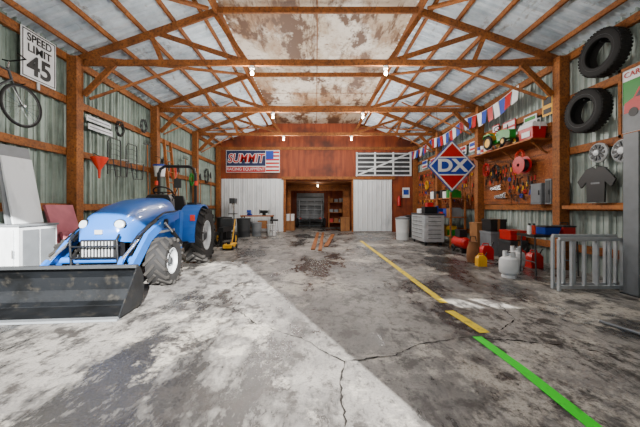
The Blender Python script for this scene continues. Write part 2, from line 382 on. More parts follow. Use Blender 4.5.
for sx in(-1,1):
    T.M=T.M@Matrix.Translation((sx*0.225,-2.345,0.98))
    T.lathe([(0,-0.02),(0.078,-0.02),(0.085,0.02),(0.07,0.05),(0,0.06)],(0,0,0),(0.35*sx,-1,0.3),black,18)
    T.lathe([(0.062,0.05),(0.055,0.068),(0,0.072)],(0,0,0),(0.35*sx,-1,0.3),glass,18)
    T.M=T.M@Matrix.Translation((-sx*0.225,2.345,-0.98))
for z in(0.55,0.7): T.tube([(-0.3,-2.5,z),(-0.3,-2.56,z),(0.3,-2.56,z),(0.3,-2.5,z)],0.012,dsteel,6)
for x in(-0.3,0.3): T.tube([(x,-2.3,0.42),(x,-2.54,0.42),(x,-2.56,0.8),(x,-2.5,0.86)],0.016,dsteel,6)
T.bb((-0.3,-2.35,0.35),(0.3,-2.2,0.5),dsteel)
T.loft([[(-0.28,-0.65,0.6),(0.28,-0.65,0.6),(0.28,-0.35,0.6),(-0.28,-0.35,0.6)],[(-0.25,-0.62,1.4),(0.25,-0.62,1.4),(0.25,-0.42,1.4),(-0.25,-0.42,1.4)],[(-0.2,-0.6,1.48),(0.2,-0.6,1.48),(0.2,-0.5,1.5),(-0.2,-0.5,1.5)]],black)
T.cyl((0,-0.5,1.3),(0,-0.36,1.54),0.025,black);T.torus((0,-0.35,1.55),(0,0.55,0.83),0.19,0.016,black)
T.tube([(-0.19,-0.35,1.55),(0.19,-0.35,1.55)],0.012,black)
T.bb((-0.62,-0.75,0.5),(0.62,-0.1,0.55),dsteel)
T.loft([[(-0.24,-0.25,0.86),(0.24,-0.25,0.86),(0.24,0.22,0.86),(-0.24,0.22,0.86)],[(-0.26,-0.27,0.98),(0.26,-0.27,0.98),(0.26,0.25,0.98),(-0.26,0.25,0.98)],[(-0.22,-0.22,1.02),(0.22,-0.22,1.02),(0.22,0.2,1.02),(-0.22,0.2,1.02)]],black)
T.loft([[(-0.24,0.12,1.0),(0.24,0.12,1.0),(0.24,0.26,1.0),(-0.24,0.26,1.0)],[(-0.25,0.2,1.25),(0.25,0.2,1.25),(0.25,0.32,1.25),(-0.25,0.32,1.25)],[(-0.18,0.26,1.5),(0.18,0.26,1.5),(0.18,0.33,1.5),(-0.18,0.33,1.5)]],black)
for sx in(-1,1):
    N=14;arc=[]
    for i in range(N+1):
        a=math.radians(185-i*(165/N)); arc.append((math.cos(a)*0.69,0.61+math.sin(a)*0.69))
    for (y1,z1),(y2,z2) in zip(arc,arc[1:]):
        k0=sx*0.38;k1=sx*0.74
        T.prism([(k0,y1,z1),(k0,y2,z2),(k0,y2*0.96,z2-0.03),(k0,y1*0.96,z1-0.03)],(k1-k0,0,0),blue)
    pl=[(sx*0.38,y,z) for y,z in arc]; T.prism(pl,(sx*0.02,0,0),blue)
    T.box((sx*0.70,-0.68,1.02),(0.08,0.05,0.12),orange)
    T.bb((sx*0.40,-0.1,1.25),(sx*0.6,0.25,1.34),black)
    T.beam((sx*0.42,0.42,0.6),(sx*0.42,0.42,2.05),0.06,0.05,black,(0,1,0))
    T.cyl((sx*0.45,0.36,1.75),(sx*0.45,0.36,1.85),0.035,orange)
T.tube([(-0.42,0.42,2.0),(-0.38,0.42,2.14),(-0.28,0.42,2.2),(0.28,0.42,2.2),(0.38,0.42,2.14),(0.42,0.42,2.0)],0.035,black)
T.tube([(0.33,-0.75,1.35),(0.42,-0.72,1.6),(0.42,-0.72,1.67)],0.01,black);T.bb((0.36,-0.74,1.62),(0.5,-0.71,1.8),black)
for sx in(-1,1):
    x=sx*0.52
    T.beam((x,-0.95,0.45),(x,-0.88,1.15),0.16,0.09,blue,(1,0,0))
    T.beam((x-sx*0.05,-1.0,0.48),(sx*0.2,-1.0,0.5),0.12,0.12,blue)
    prof=[(-0.80,1.18),(-0.84,1.05),(-1.6,0.92),(-2.1,0.72),(-2.72,0.20),(-2.86,0.22),(-2.83,0.31),(-2.2,0.84),(-1.65,1.05)]
    T.prism([(x-0.03,y,z) for y,z in prof],(0.06,0,0),blue)
    T.cyl((x+sx*0.07,-0.98,0.55),(x+sx*0.07,-1.4,0.80),0.035,dsteel);T.cyl((x+sx*0.07,-1.4,0.80),(x+sx*0.07,-1.7,0.97),0.02,chrome)
    T.cyl((x-sx*0.07,-1.75,1.0),(x-sx*0.07,-2.3,0.76),0.033,dsteel);T.cyl((x-sx*0.07,-2.3,0.76),(x-sx*0.07,-2.72,0.54),0.02,chrome)
    T.beam((x-sx*0.07,-2.72,0.54),(x-sx*0.04,-2.86,0.42),0.05,0.05,blue)
    T.cyl((x-0.07,-1.62,0.99),(x+0.07,-1.62,0.99),0.05,dsteel)
    T.tube([(x-sx*0.05,-1.0,1.15),(x-sx*0.06,-1.5,1.13),(x-sx*0.06,-1.9,1.0),(x-sx*0.09,-2.25,0.84),(x-sx*0.1,-2.45,0.7)],0.012,black,6)
    T.tube([(x-sx*0.02,-1.0,1.17),(x-sx*0.02,-1.5,1.15),(x-sx*0.02,-1.95,1.0),(x-sx*0.05,-2.4,0.78)],0.012,black,6)
T.cyl((-0.52,-2.45,0.50),(0.52,-2.45,0.50),0.045,blue)
bx0,bx1=-1.06,0.80
bp=[(-3.42,0.012),(-2.98,0.015),(-2.90,0.06),(-2.87,0.2),(-2.89,0.36),(-2.97,0.49),(-3.03,0.52)]
for (y1,z1),(y2,z2) in zip(bp,bp[1:]):
    T.prism([(bx0,y1,z1),(bx0,y2,z2),(bx0,y2+0.012,z2+0.012),(bx0,y1+0.006,z1+0.016)],(bx1-bx0,0,0),steel)
for x in(bx0,bx1-0.015): T.prism([(x,y,z) for y,z in bp]+[(x,-3.06,0.46),(x,-3.36,0.10)],(0.015,0,0),steel)
T.bb((bx0,-3.46,0.005),(bx1,-3.38,0.028),grey)
T.bb((bx0,-3.06,0.50),(bx1,-3.0,0.535),dgrey)
for x in(-0.6,-0.06,0.48): T.prism([(x,-2.86,0.1),(x,-2.86,0.42),(x,-2.78,0.42),(x,-2.76,0.2)],(0.02,0,0),dsteel)
T.bb((-0.3,0.35,0.35),(0.3,0.6,0.5),dsteel)
T.done(origin=TO)

# ---------------- left wall things
B=MB('speed_limit_sign'); B.bb((-4.88,4.85,3.42),(-4.865,5.5,4.26),white)
for a,c_ in(((4.87,3.44),(5.48,3.455)),((4.87,4.225),(5.48,4.24)),((4.87,3.44),(4.885,4.24)),((5.465,3.44),(5.48,4.24))):
    B.bb((-4.866,a[0],a[1]),(-4.861,c_[0],c_[1]),black)
B.bb((-4.90,5.15,3.3),(-4.88,5.2,4.3),alu)
o=B.done(smooth=False)
text('SPEED',(-4.858,5.175,4.12),'+x',0.19,black,o,sx=0.9,bold=0.003);text('LIMIT',(-4.858,5.175,3.94),'+x',0.19,black,o,sx=1.0,bold=0.003);text('45',(-4.858,5.175,3.65),'+x',0.46,black,o,sx=1.0,bold=0.012)
B=MB('bicycle')
def bw(c):
    B.torus(c,(1,0,0),0.325,0.018,rubber,40);B.torus(c,(1,0,0),0.30,0.010,dgrey,40,6);B.cyl(c-Vector((0.05,0,0)),c+Vector((0.05,0,0)),0.02,chrome)
    for i in range(18):
        a=i*math.pi/9; B.cyl(c+Vector((0.02*(-1)**i,0,0)),c+Vector((0,math.cos(a)*0.30,math.sin(a)*0.30)),0.0022,chrome,seg=4)
fw=Vector((-4.72,4.72,2.86));rw=fw+Vector((0,-1.02,0))
bw(fw);bw(rw)
hd=fw+Vector((0,-0.22,0.52));bbk=fw+Vector((0,-0.60,-0.02));st=fw+Vector((0,-0.75,0.50))
ft=fw+Vector((0,-0.16,0.36))
for a,c_,r in((ft,hd,0.018),(ft,bbk,0.018),(hd-Vector((0,-0.02,0.04)),st,0.016),(bbk,st,0.016),(st,rw,0.01),(bbk,rw,0.01),(ft,fw,0.013)): B.cyl(a,c_,r,dgrey)
B.cyl(st,st+Vector((0,-0.03,0.12)),0.012,chrome);B.box(st+Vector((0,-0.03,0.14)),(0.14,0.25,0.05),black)
B.cyl(hd,hd+Vector((0,0.02,0.1)),0.012,chrome);B.tube([hd+Vector((-0.12,0.04,0.14)),hd+Vector((0,0.02,0.1)),hd+Vector((0.24,0.04,0.14)),hd+Vector((0.26,-0.1,0.16))],0.012,black)
B.torus(bbk,(1,0,0),0.09,0.006,chrome,24,6);B.cyl(bbk-Vector((0.09,0,0)),bbk+Vector((0.09,0,0)),0.01,chrome)
B.cyl((-4.9,4.72,3.19),(-4.66,4.72,3.215),0.008,dsteel)
B.done()
B=MB('storage_cabinet'); B.bb((-4.85,4.25,0),(-4.30,4.88,0.95),whitem);B.bb((-4.87,4.23,0.95),(-4.28,4.9,0.98),grey);B.bb((-4.36,4.225,0.05),(-4.56,4.25,0.9),whitem);B.cyl((-4.35,4.21,0.5),(-4.35,4.21,0.62),0.01,chrome);B.bb((-4.30,4.3,0.08),(-4.29,4.56,0.9),grey);B.bb((-4.30,4.58,0.08),(-4.29,4.84,0.9),grey);B.done(bevel=0.006,smooth=False)
B=MB('panel_sheets')
for i,(dx,z1,m) in enumerate(((0,2.2,grey),(0.05,2.02,whitem))): B.prism([(-4.60+dx,4.35+i*0.05,0.985),(-4.60+dx,4.88,0.985),(-4.80+dx,4.88,z1),(-4.80+dx,4.35+i*0.05,z1)],(0.03,0,0),m)
B.done(smooth=False)
B=MB('foam_board'); B.prism([(-4.35,5.1,0.0),(-4.35,5.65,0.0),(-4.75,5.68,1.28),(-4.75,5.1,1.28)],(0.05,0,0),pink); B.prism([(-4.25,5.15,0.0),(-4.25,5.6,0.0),(-4.50,5.60,0.8),(-4.50,5.15,0.8)],(0.05,0,0),pink);B.done(smooth=False)
B=MB('red_funnel'); B.lathe([(0.02,0),(0.03,0.18),(0.16,0.42),(0.165,0.45),(0.15,0.45),(0.02,0.2)],(-4.68,6.35,1.86),(0,0,1),orange,20);B.tube([(-4.68,6.5,2.3),(-4.85,6.4,2.42),(-4.68,6.2,2.3)],0.008,dsteel);B.done()
for i,(y,z) in enumerate(((6.25,3.15),(6.3,2.98))):
    B=MB('wall_sign_strip'); B.bb((-4.89,y,z-0.06),(-4.875,y+0.75,z+0.06),whitem);B.bb((-4.876,y+0.04,z-0.012),(-4.872,y+0.7,z+0.012),grey);B.done(smooth=False)
def rake(y,z,x,m=wood,nm='garden_rake',L=1.5,lean=0.15):
    B=MB(nm); B.cyl((x,y,z),(x,y+lean,z-L),0.014,woodL)
    B.beam((x,y-0.2,z),(x,y+0.2,z),0.02,0.025,dsteel)
    for i in range(9): B.cyl((x,y-0.19+i*0.047,z),(x+0.03,y-0.19+i*0.047,z+0.1),0.004,dsteel,seg=5)
    B.done()
def shovel(y,z,x,L=1.3,nm='shovel',m=None):
    m=m or dsteel
    B=MB(nm); B.cyl((x,y,z-0.25),(x,y,z-0.25-L),0.016,woodL);B.tube([(x,y-0.05,z-0.3-L),(x,y,z-0.25-L),(x,y+0.05,z-0.3-L)],0.012,woodL)
    B.loft([[(x-0.004,y-0.10,z-0.26),(x+0.004,y-0.10,z-0.26),(x+0.004,y+0.10,z-0.26),(x-0.004,y+0.10,z-0.26)],[(x-0.03,y-0.11,z-0.1),(x-0.022,y-0.11,z-0.1),(x-0.022,y+0.11,z-0.1),(x-0.03,y+0.11,z-0.1)],[(x-0.004,y-0.03,z+0.03),(x+0.004,y-0.03,z+0.03),(x+0.004,y+0.03,z+0.03),(x-0.004,y+0.03,z+0.03)]],m); B.done()
def coil(y,z,x,R,m,nm='extension_cord',ax=(1,0,0)):
    B=MB(nm); pts=[]
    for i in range(140):
        a=i*0.28; rr=R*(1+0.12*math.sin(i*0.9)); pts.append((x+0.03*math.sin(i*0.37),y+math.cos(a)*rr*0.7,z+math.sin(a)*rr))
    B.tube(pts,0.009,m,6);B.cyl((x-0.05,y,z+R*0.95),(x+0.06,y,z+R*0.97),0.008,dsteel);B.done()
for y0 in(6.75,7.4):
    B=MB('hanging_chair_frame')
    x=-4.78
    B.tube([(x,y0,2.0),(x,y0,2.75),(x+0.02,y0+0.05,2.85),(x+0.02,y0+0.4,2.85),(x,y0+0.45,2.75),(x,y0+0.45,2.0)],0.012,dgrey)
    B.tube([(x+0.12,y0,2.35),(x+0.12,y0+0.1,1.95),(x+0.12,y0+0.5,1.98),(x+0.12,y0+0.55,2.4)],0.012,dgrey)
    for i in range(6): B.tube([(x,y0,2.1+i*0.12),(x+0.03,y0+0.22,2.13+i*0.12),(x,y0+0.45,2.1+i*0.12)],0.006,dgrey,6)
    B.tube([(x,y0,2.35),(x+0.12,y0,2.35)],0.01,alu);B.tube([(x,y0+0.45,2.4),(x+0.12,y0+0.55,2.4)],0.01,alu)
    B.done()
rake(8.33,3.0,-4.78,lean=0.05);coil(9.3,2.5,-4.78,0.28,black);coil(9.9,2.4,-4.8,0.22,orange);shovel(10.25,2.7,-4.79);rake(10.75,3.0,-4.78);coil(11.35,2.3,-4.8,0.22,green,'garden_hose');shovel(12.2,2.6,-4.79);coil(12.9,2.6,-4.8,0.3,black);coil(7.2,3.15,-4.8,0.17,black);shovel(13.4,2.8,-4.79);coil(8.2,3.5,-4.8,0.17,dgrey)
B=MB('plastic_pail'); c=(-4.52,8.5,2.12);B.lathe([(0,0),(0.13,0),(0.16,0.3),(0.165,0.3)],c,(0,0,1),white,24);B.lathe([(0.175,0.29),(0.175,0.34),(0,0.35)],c,(0,0,1),bl,24);B.tube([(-4.52,8.34,2.4),(-4.52,8.36,2.6),(-4.52,8.5,2.68),(-4.52,8.64,2.6),(-4.52,8.66,2.4)],0.006,dsteel);B.tube([(-4.52,8.5,2.68),(-4.72,8.62,2.72)],0.008,dsteel);B.done()
B=MB('wooden_ladder')
for y in(9.0,9.4): B.beam((-4.35,y,0),(-4.66,y,3.3),0.04,0.08,woodL)
for i in range(9): B.cyl((-4.39-0.031*i*0.98,9.0,0.35+i*0.33),(-4.39-0.031*i*0.98,9.4,0.35+i*0.33),0.016,woodL)
B.done()
B=MB('workbench')
B.bb((-3.5,13.5,0.80),(-2.0,14.1,0.85),woodL)
for x in(-3.45,-2.1):
    for y in(13.55,14.0): B.bb((x,y,0),(x+0.06,y+0.06,0.8),dsteel)
B.bb((-3.4,13.55,0.25),(-2.05,14.0,0.28),woodL);B.bb((-3.3,13.6,0.28),(-2.9,13.95,0.55),dgrey);B.bb((-2.7,13.6,0.28),(-2.3,13.95,0.6),skin);B.done(smooth=False)
B=MB('bench_grinder');B.cyl((-2.6,13.75,1.02),(-2.25,13.75,1.02),0.07,dsteel);B.bb((-2.5,13.68,0.852),(-2.35,13.82,0.97),dsteel)
for x in(-2.65,-2.22): B.cyl((x,13.75,1.02),(x+0.03,13.75,1.02),0.11,grey,seg=20)
B.done()
B=MB('bench_vise');B.bb((-3.2,13.6,0.852),(-3.0,13.85,0.92),bl);B.bb((-3.18,13.62,0.92),(-3.02,13.7,1.1),bl);B.bb((-3.18,13.5,0.95),(-3.02,13.57,1.1),bl);B.cyl((-3.1,13.35,0.98),(-3.1,13.8,0.98),0.02,chrome);B.cyl((-3.2,13.36,0.98),(-3.0,13.36,0.98),0.01,chrome);B.done()
B=MB('drill_press');x,y=-3.9,13.9;B.bb((x-.2,y-.2,0),(x+.2,y+.2,.06),dsteel);B.cyl((x,y+.08,.06),(x,y+.08,1.6),.04,chrome);B.bb((x-.12,y-.28,1.4),(x+.12,y+.2,1.65),dgrey);B.bb((x-.18,y-.25,.9),(x+.18,y+.08,.94),dsteel);B.cyl((x,y-.18,1.2),(x,y-.18,1.4),.03,chrome);B.cyl((x+.12,y-.1,1.5),(x+.25,y-.3,1.35),.01,chrome);B.done(bevel=.006)
def drum(x,y,r,h,m,nm,lid=None):
    B=MB(nm);B.lathe([(0,0),(r*0.9,0),(r*0.93,h*0.3),(r*0.96,h*0.32),(r*0.96,h*0.36),(r,h*0.9),(r*1.05,h*0.92),(r*1.05,h*0.97),(0,h)],(x,y,0),(0,0,1),m,24)
    if lid:B.lathe([(r*1.07,h*0.95),(r*1.07,h*1.01),(r*0.3,h*1.08),(0,h*1.08)],(x,y,0),(0,0,1),lid,24)
    B.done()
drum(-3.0,12.2,0.28,0.8,dgrey,'trash_can');drum(-1.95,12.9,0.2,0.5,white,'paint_bucket');drum(-3.5,11.2,0.28,0.88,black,'oil_drum');drum(-2.55,12.6,0.22,0.6,grey,'trash_can')
B=MB('shop_stool');x,y=-1.75,12.3
B.lathe([(0,0.66),(0.17,0.66),(0.18,0.7),(0.16,0.73),(0,0.74)],(x,y,0),(0,0,1),black)
for a in range(4):
    t=a*math.pi/2+0.5;B.cyl((x+math.cos(t)*0.12,y+math.sin(t)*0.12,0.66),(x+math.cos(t)*0.22,y+math.sin(t)*0.22,0.0),0.012,chrome)
B.torus((x,y,0.25),(0,0,1),0.185,0.01,chrome);B.done()
B=MB('floor_jack');c=FL(228,250);B.bb((c.x-0.12,c.y-0.1,0.06),(c.x+0.12,c.y+0.5,0.16),yellow)
for dx in(-0.13,0.13):
    for dy in(0,0.42):B.cyl((c.x+dx-0.02,c.y+dy,0.06),(c.x+dx+0.02,c.y+dy,0.06),0.06,dsteel)
B.cyl((c.x,c.y+0.4,0.15),(c.x,c.y+0.75,0.85),0.018,yellow);B.cyl((c.x,c.y+0.05,0.16),(c.x,c.y+0.05,0.24),0.05,dsteel);B.done()
B=MB('log_splitter');x,y=-2.95,9.6
B.bb((x-0.08,y-0.5,0.45),(x+0.08,y+0.6,0.6),black);B.bb((x-0.2,y+0.1,0.6),(x+0.2,y+0.5,0.85),dgrey)
for dx in(-0.3,0.3):B.torus((x+dx,y,0.22),(1,0,0),0.16,0.06,rubber);B.cyl((x+dx-0.03,y,0.22),(x+dx+0.03,y,0.22),0.11,yellow)
B.cyl((x-0.3,y,0.22),(x+0.3,y,0.22),0.02,dsteel);B.bb((x-0.03,y-0.03,0.22),(x+0.03,y+0.03,0.5),dsteel);B.bb((x-0.03,y-0.5,0),(x+0.03,y-0.42,0.5),dsteel);B.done()
B=MB('lumber_planks')
for a,b_,w in(((313,250),(318,233),0.12),((320,251),(323,233),0.10),((326,247),(333,235),0.14)):
    p=FL(*a);q=FL(*b_); B.beam(p+Vector((0,0,0.02)),q+Vector((0,0,0.02)),w,0.035,wood)
B.done(smooth=False)

B=MB('racing_banner');X0,X1,Z0,Z1=-4.45,-1.80,2.95,4.05;Y=YB-0.09
B.bb((X0,Y,Z0),(X1,Y+0.02,Z1),white);B.bb((X0+0.02,Y-0.004,Z0+0.32),(X0+1.95,Y,Z1-0.02),navy);B.bb((X0+0.02,Y-0.005,Z0+0.02),(X0+1.95,Y,Z0+0.28),red)
for i in range(6):B.bb((X0+1.97,Y-0.004,Z0+0.05+i*0.18),(X1-0.02,Y,Z0+0.14+i*0.18),red)
B.bb((X0+1.97,Y-0.006,Z1-0.45),(X0+2.35,Y,Z1-0.03),bl)
o=B.done(smooth=False)
text('SUMMIT',(X0+0.97,Y-0.010,Z0+0.68),'-y',0.60,white,o,sx=0.83,bold=0.034,shear=0.2);text('SUMMIT',(X0+0.97,Y-0.016,Z0+0.68),'-y',0.60,red,o,sx=0.83,bold=0.008,shear=0.2);text('RACING EQUIPMENT',(X0+0.98,Y-0.012,Z0+0.16),'-y',0.2,white,o);
B=MB('loft_railing');X0,X1,Z0,Z1=1.98,4.72,2.78,3.95;Y=YB-0.10
B.bb((X0,YB-0.03,Z0),(X1,YB-0.012,Z1),dgrey)  # dark sheet paints the shade of the loft opening behind the rails
for x in(X0,X0+0.9,X0+1.8,X1-0.08):B.bb((x,Y-0.02,Z0),(x+0.08,Y+0.02,Z1),whitem)
for i in range(6):B.bb((X0,Y+0.02,Z0+i*0.215),(X1,Y+0.04,Z0+i*0.215+0.06),whitem)
B.beam((X0,Y+0.05,Z0),(X1,Y+0.05,Z1),0.02,0.08,whitem);B.done(smooth=False)
B=MB('fire_extinguisher');B.lathe([(0,0),(0.08,0),(0.08,0.38),(0.03,0.46),(0.03,0.5),(0,0.5)],(4.1,YB-0.12,1.3),(0,0,1),red);B.tube([(4.1,YB-0.12,1.8),(4.18,YB-0.12,1.82),(4.2,YB-0.12,1.5)],0.012,black);B.done()
B=MB('wall_sign');B.bb((4.3,YB-0.03,1.7),(4.65,YB-0.01,2.2),white);B.bb((4.34,YB-0.034,1.85),(4.61,YB-0.03,2.1),bl);B.done(smooth=False)

# ---------------- right side
def wall_tire(y,z,R=0.38):
    B=MB('wall_tire');x=4.86;w=0.11
    B.lathe([(R*0.62,-w),(R*0.85,-w*1.05),(R*0.96,-w*0.85),(R,-w*0.5),(R,w*0.5),(R*0.96,w*0.85),(R*0.85,w*1.05),(R*0.62,w),(R*0.60,w*0.8),(R*0.85,w*0.6),(R*0.9,0),(R*0.85,-w*0.6),(R*0.60,-w*0.8)],(x,y,z),(1,0,0),rubber,48,closed=True)
    for i in range(40):
        a=i*math.pi/20
        for dx in(-0.07,0,0.07): B.box((x+dx,y+math.cos(a+dx*3)*R*1.0,z+math.sin(a+dx*3)*R*1.0),(0.045,0.035,0.012),rubber,Matrix.Rotation(a+math.pi/2+dx*3,3,'X'))
    B.torus((x-w*1.02,y,z),(1,0,0),R*0.75,0.004,dgrey,40,6)
    B.cyl((4.98,y,z+R*0.5),(4.8,y,z+R*0.52),0.012,dsteel)
    B.done()
wall_tire(4.97,3.84);wall_tire(5.27,2.96)
B=MB('framed_poster');ya,yb,z0,z1=3.98,4.78,2.36,3.45;x=4.93
B.bb((x,ya,z0),(x+0.03,yb,z1),white)
for a,c_ in(((ya,z0),(yb,z0+0.05)),((ya,z1-0.05),(yb,z1)),((ya,z0),(ya+0.05,z1)),((yb-0.05,z0),(yb,z1))):B.bb((x-0.02,a[0],a[1]),(x,c_[0],c_[1]),wood)
B.bb((x-0.004,ya+0.06,z0+0.5),(x,yb-0.06,z1-0.22),green);B.bb((x-0.005,ya+0.06,z0+0.06),(x,yb-0.06,z0+0.5),grey)
k=yb-0.08
B.prism([(x-0.008,k,z0+0.36),(x-0.008,k-0.01,z0+0.52),(x-0.008,k-0.14,z0+0.58),(x-0.008,k-0.22,z0+0.72),(x-0.008,k-0.48,z0+0.73),(x-0.008,k-0.60,z0+0.56),(x-0.008,k-0.66,z0+0.50),(x-0.008,k-0.66,z0+0.36)],(0.003,0,0),red)
B.prism([(x-0.010,k-0.17,z0+0.58),(x-0.010,k-0.24,z0+0.69),(x-0.010,k-0.46,z0+0.69),(x-0.010,k-0.54,z0+0.57)],(0.002,0,0),dgrey)
for dy in(0.14,0.52):B.cyl((x-0.012,k-dy,z0+0.36),(x-0.006,k-dy,z0+0.36),0.07,black)
o=B.done(smooth=False);text('CAR SHOW',(x-0.01,4.38,z1-0.13),'-x',0.12,red,o)
for (y,z,r) in((5.1,2.18,0.17),(4.68,2.14,0.19)):
    B=MB('hubcap');B.lathe([(r,0),(r,0.03),(r*0.85,0.05),(r*0.75,0.03),(r*0.35,0.04),(r*0.3,0.07),(0,0.08)],(4.92,y,z),(-1,0,0),rim,32)
    for i in range(10):
        a=i*math.pi/5;B.beam((4.875,y+math.cos(a)*r*0.33,z+math.sin(a)*r*0.33),(4.875,y+math.cos(a)*r*0.8,z+math.sin(a)*r*0.8),0.04,0.02,dgrey,(1,0,0))
    B.done()
B=MB('black_tshirt');x=4.86
sh=[(4.96,1.32),(5.28,1.32),(5.29,1.68),(5.40,1.58),(5.47,1.70),(5.30,1.90),(5.18,1.94),(5.12,1.90),(5.06,1.94),(4.94,1.90),(4.77,1.70),(4.84,1.58),(4.95,1.68)]
B.prism([(x,y,z) for y,z in sh],(0.03,0,0),black);B.tube([(x+0.015,4.92,1.90),(x+0.015,5.12,1.965),(x+0.015,5.32,1.90)],0.006,dsteel);B.bb((x-0.003,5.04,1.64),(x,5.2,1.67),grey);B.done()
B=MB('trim_shelf_board');B.bb((4.80,4.3,1.20),(4.98,5.74,1.27),woodL);B.done(smooth=False)
B=MB('wall_tool_board');B.bb((4.955,6.16,1.32),(4.98,8.68,2.95),osb);B.bb((4.93,6.16,2.95),(4.98,8.68,3.02),woodL);B.done(smooth=False)
B=MB('wall_tool_board');B.bb((4.955,8.9,1.2),(4.98,11.6,2.9),osb);B.done(smooth=False)
B=MB('wall_tool_board');B.bb((4.955,11.83,1.0),(4.98,14.3,2.9),osb);B.done(smooth=False)
B=MB('electrical_panel');B.bb((4.78,5.98,1.30),(4.93,6.14,1.82),grey);B.bb((4.77,6.0,1.33),(4.78,6.12,1.79),dgrey);B.cyl((4.93,6.06,1.82),(4.93,6.06,4.0),0.02,grey);B.bb((4.755,6.01,1.5),(4.77,6.03,1.6),black);B.done(bevel=0.006,smooth=True)
B=MB('electrical_box');B.bb((4.78,6.24,1.30),(4.93,6.55,1.75),grey);B.bb((4.77,6.26,1.33),(4.78,6.53,1.72),grey);B.bb((4.755,6.28,1.5),(4.77,6.30,1.6),black);B.done(bevel=.006)
B=MB('red_cooler');ya,yb=6.22,6.66;z=2.695
B.loft([[(4.6,ya+.02,z),(4.86,ya+.02,z),(4.86,yb-.02,z),(4.6,yb-.02,z)],[(4.58,ya,z+0.26),(4.88,ya,z+0.26),(4.88,yb,z+0.26),(4.58,yb,z+0.26)]],red);B.loft([[(4.57,ya-.01,z+0.262),(4.89,ya-.01,z+0.262),(4.89,yb+.01,z+0.262),(4.57,yb+.01,z+0.262)],[(4.6,ya+.02,z+0.36),(4.86,ya+.02,z+0.36),(4.86,yb-.02,z+0.36),(4.6,yb-.02,z+0.36)]],white);B.tube([(4.72,ya-.02,z+.2),(4.72,ya-.04,z+.42),(4.72,yb+.04,z+.42),(4.72,yb+.02,z+.2)],0.01,white);B.bb((4.577,6.3,z+.06),(4.585,6.55,z+.18),white);B.done(bevel=0.008)
B=MB('wall_shelf');B.bb((4.5,6.16,2.66),(4.95,8.6,2.69),woodL)
for y in(6.3,7.3,8.5):B.beam((4.94,y,2.4),(4.6,y,2.65),0.03,0.03,wood)
B.done(smooth=False)
for (y,z,w,h) in((6.15,3.2,0.28,0.42),(6.6,3.1,0.4,0.25),(7.3,3.15,0.5,0.3),(7.95,3.1,0.3,0.4),(9.0,3.0,0.5,0.3),(9.7,3.0,0.6,0.28),(10.5,3.0,0.5,0.3),(12.0,3.0,0.7,0.3),(13.1,3.0,0.6,0.35)):
    B=MB('tin_sign');m1,m2,m3=random.choice([(white,red,dgrey),(white,bl,red),(red,white,white),(yellow,black,black),(white,green,dgrey)])
    B.bb((4.95,y,z),(4.965,y+w,z+h),m1);B.bb((4.945,y+0.03,z+h*0.55),(4.95,y+w-0.03,z+h-0.03),m2);B.bb((4.945,y+0.03,z+0.04),(4.95,y+w-0.03,z+h*0.35),m3);B.done(smooth=False)
B=MB('toy_pedal_tractor');c=Vector((4.55,7.15,2.695));B.M=Matrix.Translation(c)@Matrix.Scale(1.1,4)
for dx in(-0.13,0.13):
    B.torus((dx,0.35,0.16),(1,0,0),0.125,0.035,black,24);B.cyl((dx-0.02,0.35,0.16),(dx+0.02,0.35,0.16),0.1,yellow)
    B.torus((dx,-0.2,0.09),(1,0,0),0.065,0.025,black,20);B.cyl((dx-0.02,-0.2,0.09),(dx+0.02,-0.2,0.09),0.05,yellow)
    B.prism([(dx-0.04,0.15,0.28),(dx-0.04,0.25,0.36),(dx-0.04,0.45,0.36),(dx-0.04,0.52,0.28),(dx-0.04,0.45,0.33),(dx-0.04,0.25,0.33)],(0.08,0,0),green)
B.loft([[(-0.07,-0.32,0.14),(0.07,-0.32,0.14),(0.07,-0.32,0.32),(-0.07,-0.32,0.32)],[(-0.08,-0.1,0.14),(0.08,-0.1,0.14),(0.08,-0.1,0.36),(-0.08,-0.1,0.36)],[(-0.08,0.12,0.14),(0.08,0.12,0.14),(0.08,0.12,0.36),(-0.08,0.12,0.36)]],green)
B.bb((-0.05,0.1,0.12),(0.05,0.42,0.2),green);B.cyl((0,0.1,0.34),(0,0.2,0.46),0.01,black);B.torus((0,0.2,0.46),(0,0.6,0.8),0.07,0.01,black)
B.bb((-0.09,0.3,0.24),(0.09,0.45,0.28),yellow);B.bb((-0.09,0.43,0.28),(0.09,0.47,0.42),yellow);B.cyl((-0.13,0.35,0.16),(0.13,0.35,0.16),0.012,dsteel);B.cyl((-0.13,-0.2,0.09),(0.13,-0.2,0.09),0.012,dsteel);B.bb((-0.02,-0.22,0.09),(0.02,-0.18,0.15),green);B.cyl((0,-0.15,0.36),(0,-0.15,0.46),0.012,black)
B.done()
for y,m in((7.95,red),(8.12,yellow),(8.28,white),(8.45,bl)):
    B=MB('oil_tin');B.cyl((4.7,y,2.692),(4.7,y,2.95),0.06,m,seg=18);B.torus((4.7,y,2.95),(0,0,1),0.058,0.006,chrome,18,6);B.cyl((4.7,y,2.77),(4.7,y,2.86),0.061,white if m!=white else red,seg=18);B.done()
B=MB('pennant_string');cols=[white,red,bl]
N=30;pts=[]
for i in range(N+1):
    t=i/N;y=6.7+t*7.6;sg=0.12*math.sin(math.pi*((t*3)%1));pts.append(Vector((4.62,y,4.02-sg-0.1*t)))
B.tube(pts,0.006,white,5)
for i in range(N):
    a=pts[i];c_=pts[i].lerp(pts[i+1],0.85);m=cols[i%3];sw=random.uniform(-0.06,0.06)
    B.prism([a,c_,c_+Vector((sw,0,-0.36)),a+Vector((sw,0,-0.34))],(0.004,0,0),m)
B.done(smooth=False)
B=MB('diamond_sign');c=P(452,166,8.6);R=0.70
def dia(r,y0,y1,m,a=1.0):B.prism([(c.x-r*a,y0,c.z),(c.x,y0,c.z+r*1.08),(c.x+r*a,y0,c.z),(c.x,y0,c.z-r*1.08)],(0,y1-y0,0),m)
